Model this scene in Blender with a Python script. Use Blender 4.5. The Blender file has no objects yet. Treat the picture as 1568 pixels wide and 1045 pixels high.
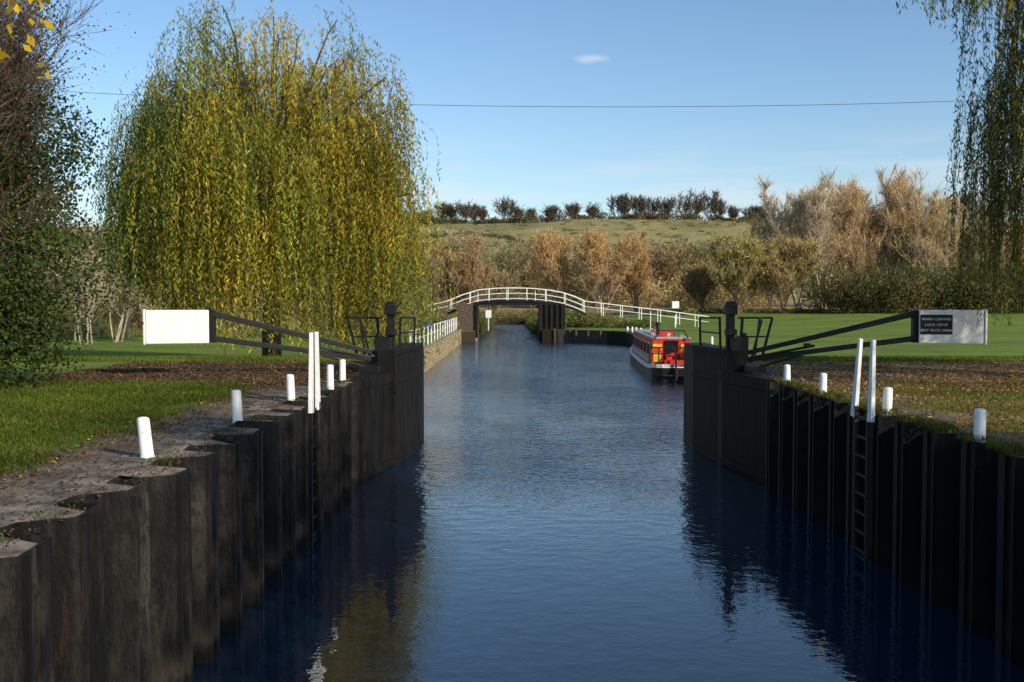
import bpy, math, numpy as np
from mathutils import Vector
rng=np.random.default_rng(11)
F=1524.0
CAMZ=1.6; WZ=-2.1
def X(px,d): return (px-784)/F*d
def Z(py,d): return CAMZ-(py-462)/F*d
def unit(a): return a/np.maximum(np.linalg.norm(a,axis=-1,keepdims=True),1e-9)
def sm(t,a,b):
    t=np.clip((np.asarray(t,float)-a)/(b-a),0,1); return t*t*(3-2*t)
# ---------------------------------------------------------------- mesh builder
class MB:
    def __init__(s): s.V=[];s.F=[];s.M=[];s.C=[];s.n=0
    def add(s,v,f,m=0,c=(.5,.5,.5)):
        v=np.asarray(v,float).reshape(-1,3); f=np.asarray(f,int).reshape(-1,4)
        c=np.asarray(c,float)
        if c.ndim==1: c=np.tile(c,(len(v),1))
        s.V.append(v); s.F.append(f+s.n); s.M.append(np.full(len(f),m)); s.C.append(c); s.n+=len(v)
    def quads(s,cen,u,v,m=0,c=(.5,.5,.5)):
        N=len(cen)
        if N==0: return
        V=np.stack([cen-u,cen+v,cen+u,cen-v],1).reshape(-1,3)
        c=np.asarray(c,float)
        if c.ndim==1: c=np.tile(c,(N,1))
        s.add(V,np.arange(4*N).reshape(N,4),m,np.repeat(c,4,0))
    def tubes(s,P0,P1,R0,R1,k=4,m=0,c=(.5,.5,.5)):
        P0=np.asarray(P0,float).reshape(-1,3);P1=np.asarray(P1,float).reshape(-1,3);N=len(P0)
        if N==0:return
        R0=np.broadcast_to(np.asarray(R0,float),(N,));R1=np.broadcast_to(np.asarray(R1,float),(N,))
        d=unit(P1-P0); ref=np.where(np.abs(d[:,2:3])>.9,np.array([[1.,0,0]]),np.array([[0,0,1.]]))
        a=unit(np.cross(d,ref)); b=np.cross(d,a)
        th=np.arange(k)*2*math.pi/k
        ring=a[:,None]*np.cos(th)[None,:,None]+b[:,None]*np.sin(th)[None,:,None]
        V=np.concatenate([P0[:,None]+ring*R0[:,None,None],P1[:,None]+ring*R1[:,None,None]],1).reshape(-1,3)
        i=np.arange(k);j=(i+1)%k
        f=np.stack([i,j,j+k,i+k],1)[None]+(np.arange(N)*2*k)[:,None,None]
        s.add(V,f.reshape(-1,4),m,c)
    def box(s,c,sz,rz=0,m=0,col=(.5,.5,.5),taper=1.0):
        hx,hy,hz=[q/2 for q in sz]; v=[]
        for z,t in((-hz,1),(hz,taper)):
            for x,y in((-hx,-hy),(hx,-hy),(hx,hy),(-hx,hy)): v.append((x*t,y*t,z))
        v=np.array(v);cs,sn=math.cos(rz),math.sin(rz)
        v=np.stack([v[:,0]*cs-v[:,1]*sn,v[:,0]*sn+v[:,1]*cs,v[:,2]],1)+np.array(c)
        s.add(v,[(3,2,1,0),(4,5,6,7),(0,1,5,4),(1,2,6,5),(2,3,7,6),(3,0,4,7)],m,col)
    def bar(s,p0,p1,w,h=None,m=0,w1=None,h1=None,up=(0,0,1)):
        h=h or w; w1=w1 or w; h1=h1 or h
        p0=np.array(p0,float);p1=np.array(p1,float);d=unit(p1-p0);up=np.array(up,float)
        if abs(d@up)>.95: up=np.array([0,1.,0])
        a=unit(np.cross(d,up));b=np.cross(a,d)
        v=[p0-a*w/2-b*h/2,p0+a*w/2-b*h/2,p0+a*w/2+b*h/2,p0-a*w/2+b*h/2,
           p1-a*w1/2-b*h1/2,p1+a*w1/2-b*h1/2,p1+a*w1/2+b*h1/2,p1-a*w1/2+b*h1/2]
        s.add(v,[(3,2,1,0),(4,5,6,7),(0,1,5,4),(1,2,6,5),(2,3,7,6),(3,0,4,7)],m)
    def lathe(s,prof,base,tilt=(0,0),k=20,m=0):
        prof=list(prof); base=np.array(base,float);V=[]
        for r,z in prof:
            for i in range(k):
                a=i*2*math.pi/k; V.append((r*math.cos(a)+tilt[0]*z,r*math.sin(a)+tilt[1]*z,z))
        f=[]
        for q in range(len(prof)-1):
            for i in range(k):
                j=(i+1)%k; f.append((q*k+i,q*k+j,(q+1)*k+j,(q+1)*k+i))
        s.add(np.array(V)+base,f,m)
    def poly_prism(s,pts,z0,z1,m=0,sub=1):
        pts=np.array(pts,float);n=len(pts);cen=pts.mean(0)
        V=[(x,y,z0) for x,y in pts]+[(x,y,z1) for x,y in pts]
        f=[(i,(i+1)%n,n+(i+1)%n,n+i) for i in range(n)]
        s.add(V,f,m)
        eps=0.001
        V=[];f=[]
        for i in range(n):
            a=pts[i];b=pts[(i+1)%n];k=len(V)
            V+= [(a[0],a[1],z1),(b[0],b[1],z1),(cen[0]+eps*(b-cen)[0],cen[1]+eps*(b-cen)[1],z1),(cen[0]+eps*(a-cen)[0],cen[1]+eps*(a-cen)[1],z1)]
            f.append((k,k+1,k+2,k+3))
        s.add(V,f,m)
    def build(s,name,mats,parent=None,smooth=False,bevel=0,loc=None,rz=0):
        V=np.concatenate(s.V);Fc=np.concatenate(s.F);M=np.concatenate(s.M);C=np.concatenate(s.C)
        me=bpy.data.meshes.new(name); me.vertices.add(len(V)); me.vertices.foreach_set("co",V.ravel())
        n=len(Fc); me.loops.add(4*n); me.loops.foreach_set("vertex_index",Fc.ravel().astype(np.int32))
        me.polygons.add(n); me.polygons.foreach_set("loop_start",np.arange(0,4*n,4,dtype=np.int32))
        try: me.polygons.foreach_set("loop_total",np.full(n,4,dtype=np.int32))
        except Exception: pass
        me.polygons.foreach_set("material_index",M.astype(np.int32))
        me.polygons.foreach_set("use_smooth",np.full(n,smooth))
        at=me.attributes.new("Col","FLOAT_COLOR","POINT")
        at.data.foreach_set("color",np.concatenate([C,np.ones((len(C),1))],1).ravel().astype(np.float32))
        me.update(calc_edges=True)
        for m in mats: me.materials.append(m)
        o=bpy.data.objects.new(name,me); bpy.context.scene.collection.objects.link(o)
        if parent: o.parent=parent
        if loc is not None: o.location=loc
        o.rotation_euler[2]=rz
        if bevel:
            b=o.modifiers.new("bevel","BEVEL");b.width=bevel;b.segments=2;b.limit_method='ANGLE'
        return o
def empty(name,loc=(0,0,0),rz=0):
    e=bpy.data.objects.new(name,None);bpy.context.scene.collection.objects.link(e);e.location=loc;e.rotation_euler[2]=rz;return e
# ---------------------------------------------------------------- materials
class NT:
    def __init__(s,name):
        s.mat=bpy.data.materials.new(name);s.mat.use_nodes=True;s.t=s.mat.node_tree
        s.b=s.t.nodes["Principled BSDF"];s.out=s.t.nodes["Material Output"]
    def n(s,ty,**k):
        x=s.t.nodes.new(ty)
        for a,b in k.items(): setattr(x,a,b)
        return x
    def l(s,a,b): s.t.links.new(a,b)
    def val(s,x,sock):
        if isinstance(x,(int,float,tuple,list)): sock.default_value=x
        else: s.l(x,sock)
    def math(s,op,a,b=0.0,clamp=False):
        x=s.n("ShaderNodeMath",operation=op,use_clamp=clamp);s.val(a,x.inputs[0]);s.val(b,x.inputs[1]);return x.outputs[0]
    def mix(s,f,a,b,blend='MIX'):
        x=s.n("ShaderNodeMix",data_type='RGBA',blend_type=blend)
        s.val(f,x.inputs[0])
        for q,k in((a,6),(b,7)):
            if isinstance(q,tuple) and len(q)==3:q=q+(1,)
            s.val(q,x.inputs[k])
        return x.outputs[2]
    def pos(s,sc=(1,1,1)):
        g=s.n("ShaderNodeNewGeometry");m=s.n("ShaderNodeMapping");m.inputs['Scale'].default_value=sc
        s.l(g.outputs['Position'],m.inputs['Vector']);return m.outputs[0]
    def noise(s,scale,sc=(1,1,1),detail=5,rough=.6):
        x=s.n("ShaderNodeTexNoise");x.inputs['Scale'].default_value=scale;x.inputs['Detail'].default_value=detail
        x.inputs['Roughness'].default_value=rough;s.l(s.pos(sc),x.inputs['Vector']);return x.outputs[0]
    def ramp(s,f,a,b):
        x=s.n("ShaderNodeMapRange",interpolation_type='SMOOTHSTEP');s.val(f,x.inputs[0]);x.inputs[1].default_value=a;x.inputs[2].default_value=b;return x.outputs[0]
    def bump(s,h,strength,dist):
        x=s.n("ShaderNodeBump");s.val(strength,x.inputs['Strength']);x.inputs['Distance'].default_value=dist;s.l(h,x.inputs['Height']);s.l(x.outputs[0],s.b.inputs['Normal'])
def simple(name,c1,c2=None,rough=.6,scale=6,sc=(1,1,1),bump=.0,dist=.01,metal=0,spec=.5):
    m=NT(name);c2=c2 or tuple(q*.7 for q in c1)
    n=m.noise(scale,sc);m.l(m.mix(m.ramp(n,.35,.65),c1,c2),m.b.inputs['Base Color'])
    m.b.inputs['Roughness'].default_value=rough;m.b.inputs['Metallic'].default_value=metal
    m.b.inputs['Specular IOR Level'].default_value=spec
    if bump: m.bump(n,bump,dist)
    return m.mat
def leafmat(name,trans=.35):
    m=NT(name);a=m.n("ShaderNodeAttribute");a.attribute_name="Col"
    d=m.n("ShaderNodeBsdfDiffuse");t=m.n("ShaderNodeBsdfTranslucent");x=m.n("ShaderNodeMixShader");x.inputs[0].default_value=trans
    m.l(a.outputs[0],d.inputs[0]);m.l(a.outputs[0],t.inputs[0]);m.l(d.outputs[0],x.inputs[1]);m.l(t.outputs[0],x.inputs[2]);m.l(x.outputs[0],m.out.inputs[0])
    return m.mat
LEAF=leafmat("foliage");DRY=leafmat("twig_foliage",.3)
BARK=simple("bark",(.09,.065,.045),(.04,.03,.02),.9,8,(1,1,.3),.6,.03)
TANBARK=simple("tan_bark",(.26,.18,.10),(.16,.11,.065),.9,8,(1,1,.3),.6,.03)
PALEBARK=simple("pale_bark",(.42,.35,.26),(.26,.2,.14),.9,8,(1,1,.3),.6,.03)
WHITE=simple("white_paint",(.82,.82,.79),(.70,.69,.64),.45,9,(1,1,.4),.1,.004)
def wornwhite():
    m=NT("weathered_white_paint");a=m.noise(5,(1,1,.5),6,.7);b=m.noise(22,(1,1,1),4,.6)
    c=m.mix(m.ramp(a,.45,.75),(.82,.82,.79),(.62,.60,.53));c=m.mix(m.math('MULTIPLY',m.ramp(b,.62,.70),.7),c,(.30,.26,.2))
    m.l(c,m.b.inputs['Base Color']);m.b.inputs['Roughness'].default_value=.5;m.bump(b,.2,.004);return m.mat
WWHITE=wornwhite()
BLACK=simple("black_paint",(.006,.006,.007),(.012,.011,.010),.45,7,(1,1,1),.2,.006,spec=.3)
TIMBER=simple("dark_wet_timber",(.004,.0037,.0034),(.012,.010,.008),.6,5,(1,1,.25),.5,.015,spec=.2)
RED=simple("red_boat_paint",(.62,.035,.02),(.5,.03,.02),.3,3)
YEL=simple("yellow_boat_paint",(.8,.5,.03),None,.35,3)
GREY=simple("grey_boat_roof",(.42,.39,.39),(.28,.26,.26),.5,4)
BLUE=simple("blue_paint",(.03,.12,.4),None,.4,4)
GLASS=simple("dark_glass",(.01,.012,.015),(.02,.02,.02),.08,3)
BRICK=simple("dark_brick",(.11,.08,.055),(.04,.03,.022),.9,4,(1,1,2),.5,.03)
def pilemat(name,k):  # k darkens the steel all over, standing in for shade on the wall
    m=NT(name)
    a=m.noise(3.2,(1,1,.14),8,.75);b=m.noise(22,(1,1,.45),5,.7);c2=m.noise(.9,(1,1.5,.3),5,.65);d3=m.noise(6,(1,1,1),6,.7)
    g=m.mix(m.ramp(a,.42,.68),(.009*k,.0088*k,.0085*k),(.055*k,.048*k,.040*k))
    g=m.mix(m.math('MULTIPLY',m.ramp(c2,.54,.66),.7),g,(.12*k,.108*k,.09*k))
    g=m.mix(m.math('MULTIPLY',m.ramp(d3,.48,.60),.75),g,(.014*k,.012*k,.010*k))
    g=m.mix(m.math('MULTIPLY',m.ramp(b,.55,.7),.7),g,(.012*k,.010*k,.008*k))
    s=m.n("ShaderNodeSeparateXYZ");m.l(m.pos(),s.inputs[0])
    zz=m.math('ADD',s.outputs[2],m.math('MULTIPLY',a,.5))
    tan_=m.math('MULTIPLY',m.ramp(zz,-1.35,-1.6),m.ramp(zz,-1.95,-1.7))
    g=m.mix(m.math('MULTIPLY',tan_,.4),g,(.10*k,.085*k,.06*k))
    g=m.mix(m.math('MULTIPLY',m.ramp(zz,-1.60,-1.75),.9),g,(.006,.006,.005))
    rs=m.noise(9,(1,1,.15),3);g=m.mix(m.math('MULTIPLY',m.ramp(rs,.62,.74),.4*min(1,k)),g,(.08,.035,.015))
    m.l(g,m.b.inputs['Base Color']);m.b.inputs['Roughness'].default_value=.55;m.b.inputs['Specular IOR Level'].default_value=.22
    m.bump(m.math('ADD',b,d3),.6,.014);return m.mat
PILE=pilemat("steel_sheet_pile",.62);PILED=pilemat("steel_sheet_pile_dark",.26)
def groundmat():
    m=NT("ground_grass_and_path")
    s=m.n("ShaderNodeSeparateXYZ");m.l(m.pos(),s.inputs[0]);x,y,z=s.outputs
    n1=m.noise(.5,detail=6);n2=m.noise(6,detail=6);n3=m.noise(30,detail=3);n4=m.noise(.07,(1,.6,1),detail=5);n5=m.noise(1.6,detail=6,rough=.7)
    n7=m.noise(.22,(.5,1.2,1),detail=6,rough=.65)
    grass=m.mix(m.ramp(n2,.35,.65),(.115,.175,.018),(.175,.235,.03))
    grass=m.mix(m.math('MULTIPLY',m.ramp(n1,.45,.7),.5),grass,(.21,.20,.05))
    grass=m.mix(m.math('MULTIPLY',m.ramp(n7,.46,.60),.55),grass,(.075,.115,.02))  # random lawn tone plus tree shadow bands, painted into the grass colour
    grass=m.mix(m.math('MULTIPLY',m.ramp(n7,.44,.36),.40),grass,(.21,.25,.04))
    grass=m.mix(m.math('MULTIPLY',m.ramp(n3,.5,.75),.4),grass,(.05,.075,.012))
    grass=m.mix(m.ramp(y,24,20),grass,m.mix(m.ramp(n2,.35,.65),(.055,.09,.010),(.10,.14,.018)))
    field=m.mix(m.ramp(n4,.38,.6),(.25,.22,.085),(.33,.27,.12))  # hill tones lightened in the colour itself, in place of aerial haze
    field=m.mix(m.math('MULTIPLY',m.ramp(n1,.45,.65),.4),field,(.17,.165,.06))
    n6=m.noise(.025,(1,.5,1),detail=7,rough=.75)
    field=m.mix(m.math('MULTIPLY',m.ramp(n6,.46,.6),.6),field,(.15,.14,.055))
    low=m.math('MULTIPLY',m.ramp(z,4,0.5),.7);field=m.mix(low,field,(.33,.22,.10))
    col=m.mix(m.ramp(m.math('ADD',y,m.math('MULTIPLY',n4,60)),185,200),grass,field)
    path=m.mix(m.ramp(n5,.35,.65),(.22,.18,.13),(.11,.085,.06))
    path=m.mix(m.math('MULTIPLY',m.ramp(n3,.52,.7),.6),path,(.06,.04,.022))
    apc=m.mix(m.ramp(n5,.35,.65),(.13,.085,.055),(.065,.045,.028))
    path=m.mix(m.ramp(m.math('ADD',y,m.math('MULTIPLY',n5,3)),18.5,21),path,apc)
    path=m.mix(m.math('LESS_THAN',0,x),path,m.mix(m.ramp(n5,.4,.6),(.28,.19,.09),(.16,.11,.05)))
    wob=m.math('MULTIPLY',m.math('SUBTRACT',n5,.5),1.1)
    near=m.ramp(m.math('ADD',y,wob),26.5,26.0)
    mL=m.ramp(m.math('ADD',x,wob),-4.95,-4.6);mL=m.math('MULTIPLY',mL,m.math('LESS_THAN',x,0));mL=m.math('MULTIPLY',mL,near)
    apr=m.math('MULTIPLY',m.ramp(m.math('ADD',y,wob),18.6,19.3),near)
    apr=m.math('MULTIPLY',apr,m.ramp(x,-10.5,-9.3))
    apr=m.math('MULTIPLY',apr,m.ramp(x,14.5,13.))
    mR=m.math('MULTIPLY',m.ramp(x,5.0,5.02),m.math('MULTIPLY',near,m.ramp(m.math('ADD',n5,m.math('MULTIPLY',m.math('SUBTRACT',7.6,x),.12)),.42,.55)))
    mk=m.math('MAXIMUM',m.math('MAXIMUM',mL,apr),m.math('MULTIPLY',mR,.85),True)
    col=m.mix(mk,col,path)
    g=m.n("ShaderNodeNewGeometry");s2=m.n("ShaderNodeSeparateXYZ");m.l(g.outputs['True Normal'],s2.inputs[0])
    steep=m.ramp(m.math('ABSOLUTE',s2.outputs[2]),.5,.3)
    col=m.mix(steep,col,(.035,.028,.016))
    m.l(col,m.b.inputs['Base Color']);m.b.inputs['Roughness'].default_value=.95;m.b.inputs['Specular IOR Level'].default_value=.15
    m.bump(m.math('ADD',n2,m.math('MULTIPLY',n3,.5)),.8,.06)
    return m.mat
GROUND=groundmat()
def watermat():
    m=NT("river_water")
    s=m.n("ShaderNodeSeparateXYZ");m.l(m.pos(),s.inputs[0]);y=s.outputs[1]
    a=m.noise(3.2,(1,1.3,1),3,.55);b=m.noise(.6,(1,1,1),2,.5);c=m.noise(9,(1,1.2,1),2)
    h=m.math('ADD',m.math('MULTIPLY',a,1.0),m.math('ADD',m.math('MULTIPLY',b,.9),m.math('MULTIPLY',c,.22)))
    patch=m.noise(.16,(1,.5,1),3)
    st=m.math('ADD',.045,m.math('MULTIPLY',m.ramp(y,12,25),m.math('ADD',.16,m.math('MULTIPLY',m.ramp(patch,.38,.62),.34))))
    st=m.math('ADD',st,m.math('MULTIPLY',m.ramp(y,28,50),.25))
    m.bump(h,st,.13)
    m.b.inputs['Base Color'].default_value=(.005,.017,.036,1);m.b.inputs['Roughness'].default_value=.02;m.b.inputs['IOR'].default_value=1.85
    return m.mat
WATER=watermat()
# ---------------------------------------------------------------- terrain
LY=[(-40,-3.6),(20.4,-3.6),(20.6,-3.35),(22.6,-2.9),(24.9,-2.6),(27,-2.6),(28,-4.75),(89.5,-4.75),(90.5,-3.4),(98,-3.4),(165,-3.6)]
RY=[(-40,5.6),(20.0,5.6),(20.3,5.4),(22.5,5.1),(24.9,4.95),(27,4.95),(29,7),(33,9.1),(45,9.3),(75,9.6),(86,10),(91,5.4),(92,2.8),(98,2.8),(165,2.6)]
def xl(y): return np.interp(y,[a for a,b in LY],[b for a,b in LY])
def xr(y): return np.interp(y,[a for a,b in RY],[b for a,b in RY])
def gz(x,y):
    x=np.asarray(x,float);y=np.asarray(y,float)
    z=-1.05*sm(y,27,44)
    side=np.maximum(sm(x,16,34),sm(-x,14,34))
    z=z+1.0*side*sm(y,90,150)
    z=z+sm(y,180,260)*.9
    z=z+(43+2.0*np.sin(x/120+1)+1.0*np.sin(x/37))*sm(y,290,560)
    z=z+.25*np.sin(x/9)*np.sin(y/11)*sm(y,60,120)
    return z
ys=sorted(set([-40,-20,-5,0]+list(np.arange(2,34,1.0))+[20.4,20.6,22.6,22.5,24.9,20.3]+list(range(34,100,3))+[89.5,90.5,91,92,98]+list(range(100,170,8))+[165,165.5]+list(range(175,300,15))+list(range(300,600,12))+[650,800,1200,2000,3500]))
off=[0,.3,.7,1.2,2,3,4.5,6,8,11,15,20,26,34,44,58,75,95,120,150,190,240,300,380,480,620,800,1100,1600,2500]
rows=[]
for y in ys:
    L=float(xl(y));R=float(xr(y));r=[]
    for o in off[::-1]: r.append((L-o,y,float(gz(L-o,y))))
    zb=-4.0 if y<165.2 else None
    for xx in(L+.01,R-.01): r.append((xx,y,zb if zb is not None else float(gz(xx,y))))
    for o in off: r.append((R+o,y,float(gz(R+o,y))))
    rows.append(r)
nr,nc=len(rows),len(rows[0]);g=MB();idx=np.arange(nr*nc).reshape(nr,nc)
f=np.stack([idx[:-1,:-1],idx[:-1,1:],idx[1:,1:],idx[1:,:-1]],-1).reshape(-1,4)
g.add(np.array(rows).reshape(-1,3),f);g.build("ground",[GROUND])
w=MB();w.add([(-9,-40,WZ),(18,-40,WZ),(18,168,WZ),(-9,168,WZ)],[(0,1,2,3)]);w.build("river_water",[WATER])
# ---------------------------------------------------------------- sheet piling
def pile(name,side,xb,y0,y1,mat,capm):
    mb=MB();P=0.96;prof=[];y=y0
    while y<y1:
        j=rng.uniform(-.03,.03)
        for dy,dx in((0,0),(.34,0),(.41,.42),(.84,.42)):
            prof.append((xb+side*(dx+j*(dx>0)),y+dy))
        y+=P
    prof=np.array(prof);n=len(prof);th=side*-.012
    top=.015+.018*np.sin(np.arange(n)*1.7)+np.repeat(rng.uniform(-.03,.03,n//4),4)
    V=np.concatenate([np.c_[prof,np.full(n,-3.2)],np.c_[prof,top],np.c_[prof[:,0]+th*2,prof[:,1],top],np.c_[prof[:,0]+th*2,prof[:,1],top-.3]])
    i=np.arange(n-1);f=[]
    for q in range(3): f.append(np.stack([q*n+i,q*n+i+1,(q+1)*n+i+1,(q+1)*n+i],1))
    mb.add(V,np.concatenate(f))
    for (x,y) in prof[2::4]:
        mb.box((x+side*.02,y+.02,-1.6),(.05,.04,3.2));mb.box((x+side*.012,y+.25,-1.6),(.03,.035,3.2))
    mb.build(name,[mat])
    c=MB();back=xb-side*.5
    zz=-.02+.02*rng.normal(size=n)
    V=np.concatenate([np.c_[prof[:,0]+th*3,prof[:,1],zz],np.c_[np.full(n,xb-side*.06),prof[:,1],np.full(n,.012)],np.c_[np.full(n,back),prof[:,1],np.full(n,.008)]])
    c.add(V,np.concatenate([np.stack([i,i+1,n+i+1,n+i],1),np.stack([n+i,n+i+1,2*n+i+1,2*n+i],1)]));c.build(capm[0],[capm[1]])
EDGE=simple("dirty_concrete_edge",(.25,.20,.15),(.055,.043,.03),.95,3.5,(1,1,1),.8,.04)
EDGER=simple("mossy_concrete_edge",(.07,.075,.03),(.12,.08,.045),.95,5,(1,1,1),.8,.03)
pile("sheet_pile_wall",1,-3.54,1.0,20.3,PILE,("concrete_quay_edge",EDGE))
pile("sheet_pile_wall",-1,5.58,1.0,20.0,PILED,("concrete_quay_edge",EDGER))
mb=MB();mb.box((-4.68,58.8,-2.05),(.22,61.6,2.14))
for y in np.arange(29,89,2.4): mb.box((-4.54,y,-1.7),(.1,.22,1.3))
mb.box((-4.68,58.8,-.92),(.34,61.6,.1))
mb.build("concrete_river_wall",[simple("pale_concrete",(.34,.27,.15),(.18,.14,.08),.9,2,(1,1,2),.4,.02)],bevel=.01)
mb=MB();pts=[(4.95,27),(7,29),(9.1,33),(9.3,45),(9.6,75),(10,86),(5.4,91),(2.8,92.2)]
for a,b in zip(pts[:-1],pts[1:]): mb.bar((a[0],a[1],-1.75),(b[0],b[1],-1.75),.16,1.5)
for a,b in zip(pts[2:-1],pts[3:]):
    L=math.dist(a,b)
    for t in np.arange(0,1,1.5/L): mb.box((a[0]+(b[0]-a[0])*t-.1,a[1]+(b[1]-a[1])*t-.1,-1.6),(.16,.16,1.5))
mb.build("timber_bank_wall",[simple("weathered_timber",(.08,.065,.045),(.035,.03,.02),.9,4)])
# ---------------------------------------------------------------- gate abutments, gates
for side,nm in((-1,"a"),(1,"b")):
    mb=MB()
    if side<0:
        A=[(-3.18,20.25),(-2.64,22.7),(-2.7,26.8),(-4.2,26.8),(-4.2,20.25)]
        mb.poly_prism(A[::1],-3.3,.02)
        mb.bar((-3.16,20.3,-.12),(-2.62,22.7,-.12),.04,.2);mb.bar((-3.16,20.3,-2.0),(-2.62,22.7,-2.0),.06,.10)
    else:
        A=[(4.78,22.6),(5.22,19.95),(6.2,19.95),(6.2,26.8),(4.85,26.8)]
        mb.poly_prism(A,-3.3,.02)
        mb.bar((4.76,22.6,-.12),(5.20,20.0,-.12),.04,.2);mb.bar((4.76,22.6,-2.0),(5.20,20.0,-2.0),.06,.10)
    mb.build("lock_abutment",[TIMBER],bevel=.01)
    root=empty("lock_gate")
    S=side;cx=1.12
    def mx(x): return x if S<0 else 2*cx+ -x
    def P(x,y,z): return (mx(x),y,z)
    g=MB()
    poly=[(-2.62,22.55),(-2.30,24.9),(-2.36,26.6),(-2.9,26.6),(-3.0,22.55)]
    poly=[(mx(a),b) for a,b in poly]
    if S>0: poly=poly[::-1]
    g.poly_prism(poly,-3.3,.5)
    for zz in(-1.95,-.2,.46):
        g.bar(P(-2.61,22.55,zz),P(-2.29,24.9,zz),.035,.12)
    g.box(P(-2.82,22.47,.02),(.42,.1,.96));g.box(P(-2.82,22.5,-1.6),(.36,.1,2.2))
    g.build("gate_leaf",[TIMBER],root,bevel=.008)
    g=MB();g.box(P(-2.98,21.5,-.2),(.05,.03,.36),m=0);g.build("gauge_board",[simple("faded_white",(.3,.29,.26),(.12,.11,.1))],root)
    g=MB()
    g.box(P(-2.78,22.9,.75),(.18,.18,1.5));g.box(P(-2.78,22.88,1.42),(.27,.26,.24));g.box(P(-2.78,22.88,1.575),(.2,.2,.06))
    g.box(P(-2.93,22.7,.50),(.38,.34,.58));g.box(P(-2.76,22.75,.9),(.24,.24,.14))
    g.lathe([(.0,0),(.07,0),(.07,.10),(0,.10)],P(-3.02,22.6,.79),k=12)
    g.bar(P(-2.7,22.7,1.3),P(-2.5,22.7,1.36),.03);g.box(P(-3.2,22.4,.08),(.5,.4,.16))
    g.build("gate_post",[BLACK],root,bevel=.012)
    y0,y1=22.7,21.6
    g=MB()
    a=P(-3.0,y0,.40);b=P(-6.5,y1,1.34)
    g.bar(a,b,.10,.10,w1=.11,h1=.13)
    g.bar(P(-3.0,y0,.26),P(-6.5,y1,.80),.10,.10,w1=.10,h1=.12)
    g.bar(P(-3.1,y0-.05,.30),P(-4.5,y1+.55,.62),.06,.06)
    g.box(P(-4.35,22.2,.62),(.14,.14,.10),rz=0);g.box(P(-6.5,y1,1.06),(.12,.16,.70))
    g.bar(P(-3.1,22.3,.08),P(-4.2,22.0,.42),.05,.05)
    g.build("balance_beam",[BLACK],root,bevel=.012)
    g=MB()
    ang=math.atan2(y0-y1,3.5)*(1 if S<0 else -1)
    g.box(P(-7.18,21.38,1.06),(1.28,.34,.72),rz=ang)
    g.box(P(-7.82,21.18,1.06),(.05,.38,.76),rz=ang)
    o=g.build("counterweight_box",[WHITE],root,bevel=.02)
    if S>0:
        R=empty("gate_sign");R.parent=root
        c=np.array([mx(-7.18),21.38,1.06]);dx=np.array([math.cos(ang),math.sin(ang),0]);nn=np.array([math.sin(ang),-math.cos(ang),0])
        pc=c-dx*.30+nn*.18+np.array([0,0,.05])
        q=MB();q.box(tuple(pc),(.64,.012,.42),rz=ang);q.build("sign_plate",[BLACK],R)
        for k,t in enumerate(["WHEN LEAVING","LOCK LEAVE","EXIT GATE OPEN"]):
            cu=bpy.data.curves.new("lettering","FONT");cu.body=t;cu.size=.072;cu.align_x='CENTER';cu.space_character=1.12
            to=bpy.data.objects.new("lettering",cu);bpy.context.scene.collection.objects.link(to);cu.materials.append(WHITE)
            pp=pc+nn*.011+np.array([0,0,.09-.12*k]);to.location=pp;to.rotation_euler=(math.pi/2,0,ang);to.parent=R
    g=MB();yy=23.3;tz=1.22
    g.bar(P(-3.05,yy,tz),P(-3.85,yy,tz),.045);g.bar(P(-3.0,yy,.78),P(-3.7,yy,.78),.035)
    g.bar(P(-3.85,yy,tz),P(-3.62,yy,.3),.06,.03);g.bar(P(-3.55,yy,tz),P(-3.45,yy,.3),.04);g.bar(P(-3.15,yy,tz),P(-3.1,yy,.3),.06)
    g.bar(P(-3.45,yy-.6,tz-.05),P(-3.2,yy-.6,.2),.045)
    g.bar(P(-3.55,yy,tz),P(-3.45,yy-.6,tz-.05),.04)
    g.bar(P(-2.62,23.2,.5),P(-2.60,23.2,1.22),.05);g.bar(P(-2.42,24.6,.5),P(-2.40,24.6,1.2),.05)
    g.bar(P(-2.60,23.2,1.22),P(-2.40,24.6,1.2),.045);g.bar(P(-2.60,23.2,.86),P(-2.41,24.6,.86),.035)
    g.build("guard_rail",[BLACK],root)
# ---------------------------------------------------------------- bollards
for px,py0,py1,tl in((223,640,703,-.1),(363,598,650,-.05),(445,574,614,-.04),(505,559,596,0),(524,551,583,0),(1206,559,586,.0),(1261,572,604,.02),(1360,594,634,.04),(1503,627,677,.01)):
    d=CAMZ*F/(py1-462);h=(py1-py0)/F*d
    mb=MB();r=.066
    mb.lathe([(r+.008,-.1),(r+.006,.02),(r,.04),(r*.95,h-.03),(r*.88,h-.008),(r*.6,h+.004),(0.001,h+.008)],(X(px,d),d,0),(tl,0))
    mb.build("mooring_bollard",[WWHITE],smooth=True)
def handle(x,ya,yb,h,lean,root):
    g=MB();mid=(ya+yb)/2
    for y in(ya,yb):
        ty=y+(mid-y)*.25
        g.bar((x,y,-.12),(x+lean,ty,h),.17,.06,w1=.09,h1=.05,up=(1,0,0))
    g.build("handle_boards",[WWHITE],root,bevel=.006)
root=empty("lock_ladder");handle(5.12,14.15,14.85,1.05,.05,root)
g=MB()
for y in(14.25,14.75): g.box((5.12,y,-1.5),(.05,.05,3.1))
for z in np.arange(-2.9,0,.28): g.bar((5.12,14.27,z),(5.12,14.73,z),.035)
g.build("ladder_rungs",[simple("rusty_steel",(.03,.027,.025),(.02,.014,.01),.6)],root)
root=empty("lock_ladder");handle(-3.1,15.3,15.85,1.12,.0,root)
g=MB()
for y in(15.35,15.8): g.box((-3.12,y,-1.5),(.05,.05,3.1))
for z in np.arange(-2.9,0,.28): g.bar((-3.12,15.37,z),(-3.12,15.78,z),.035)
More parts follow.
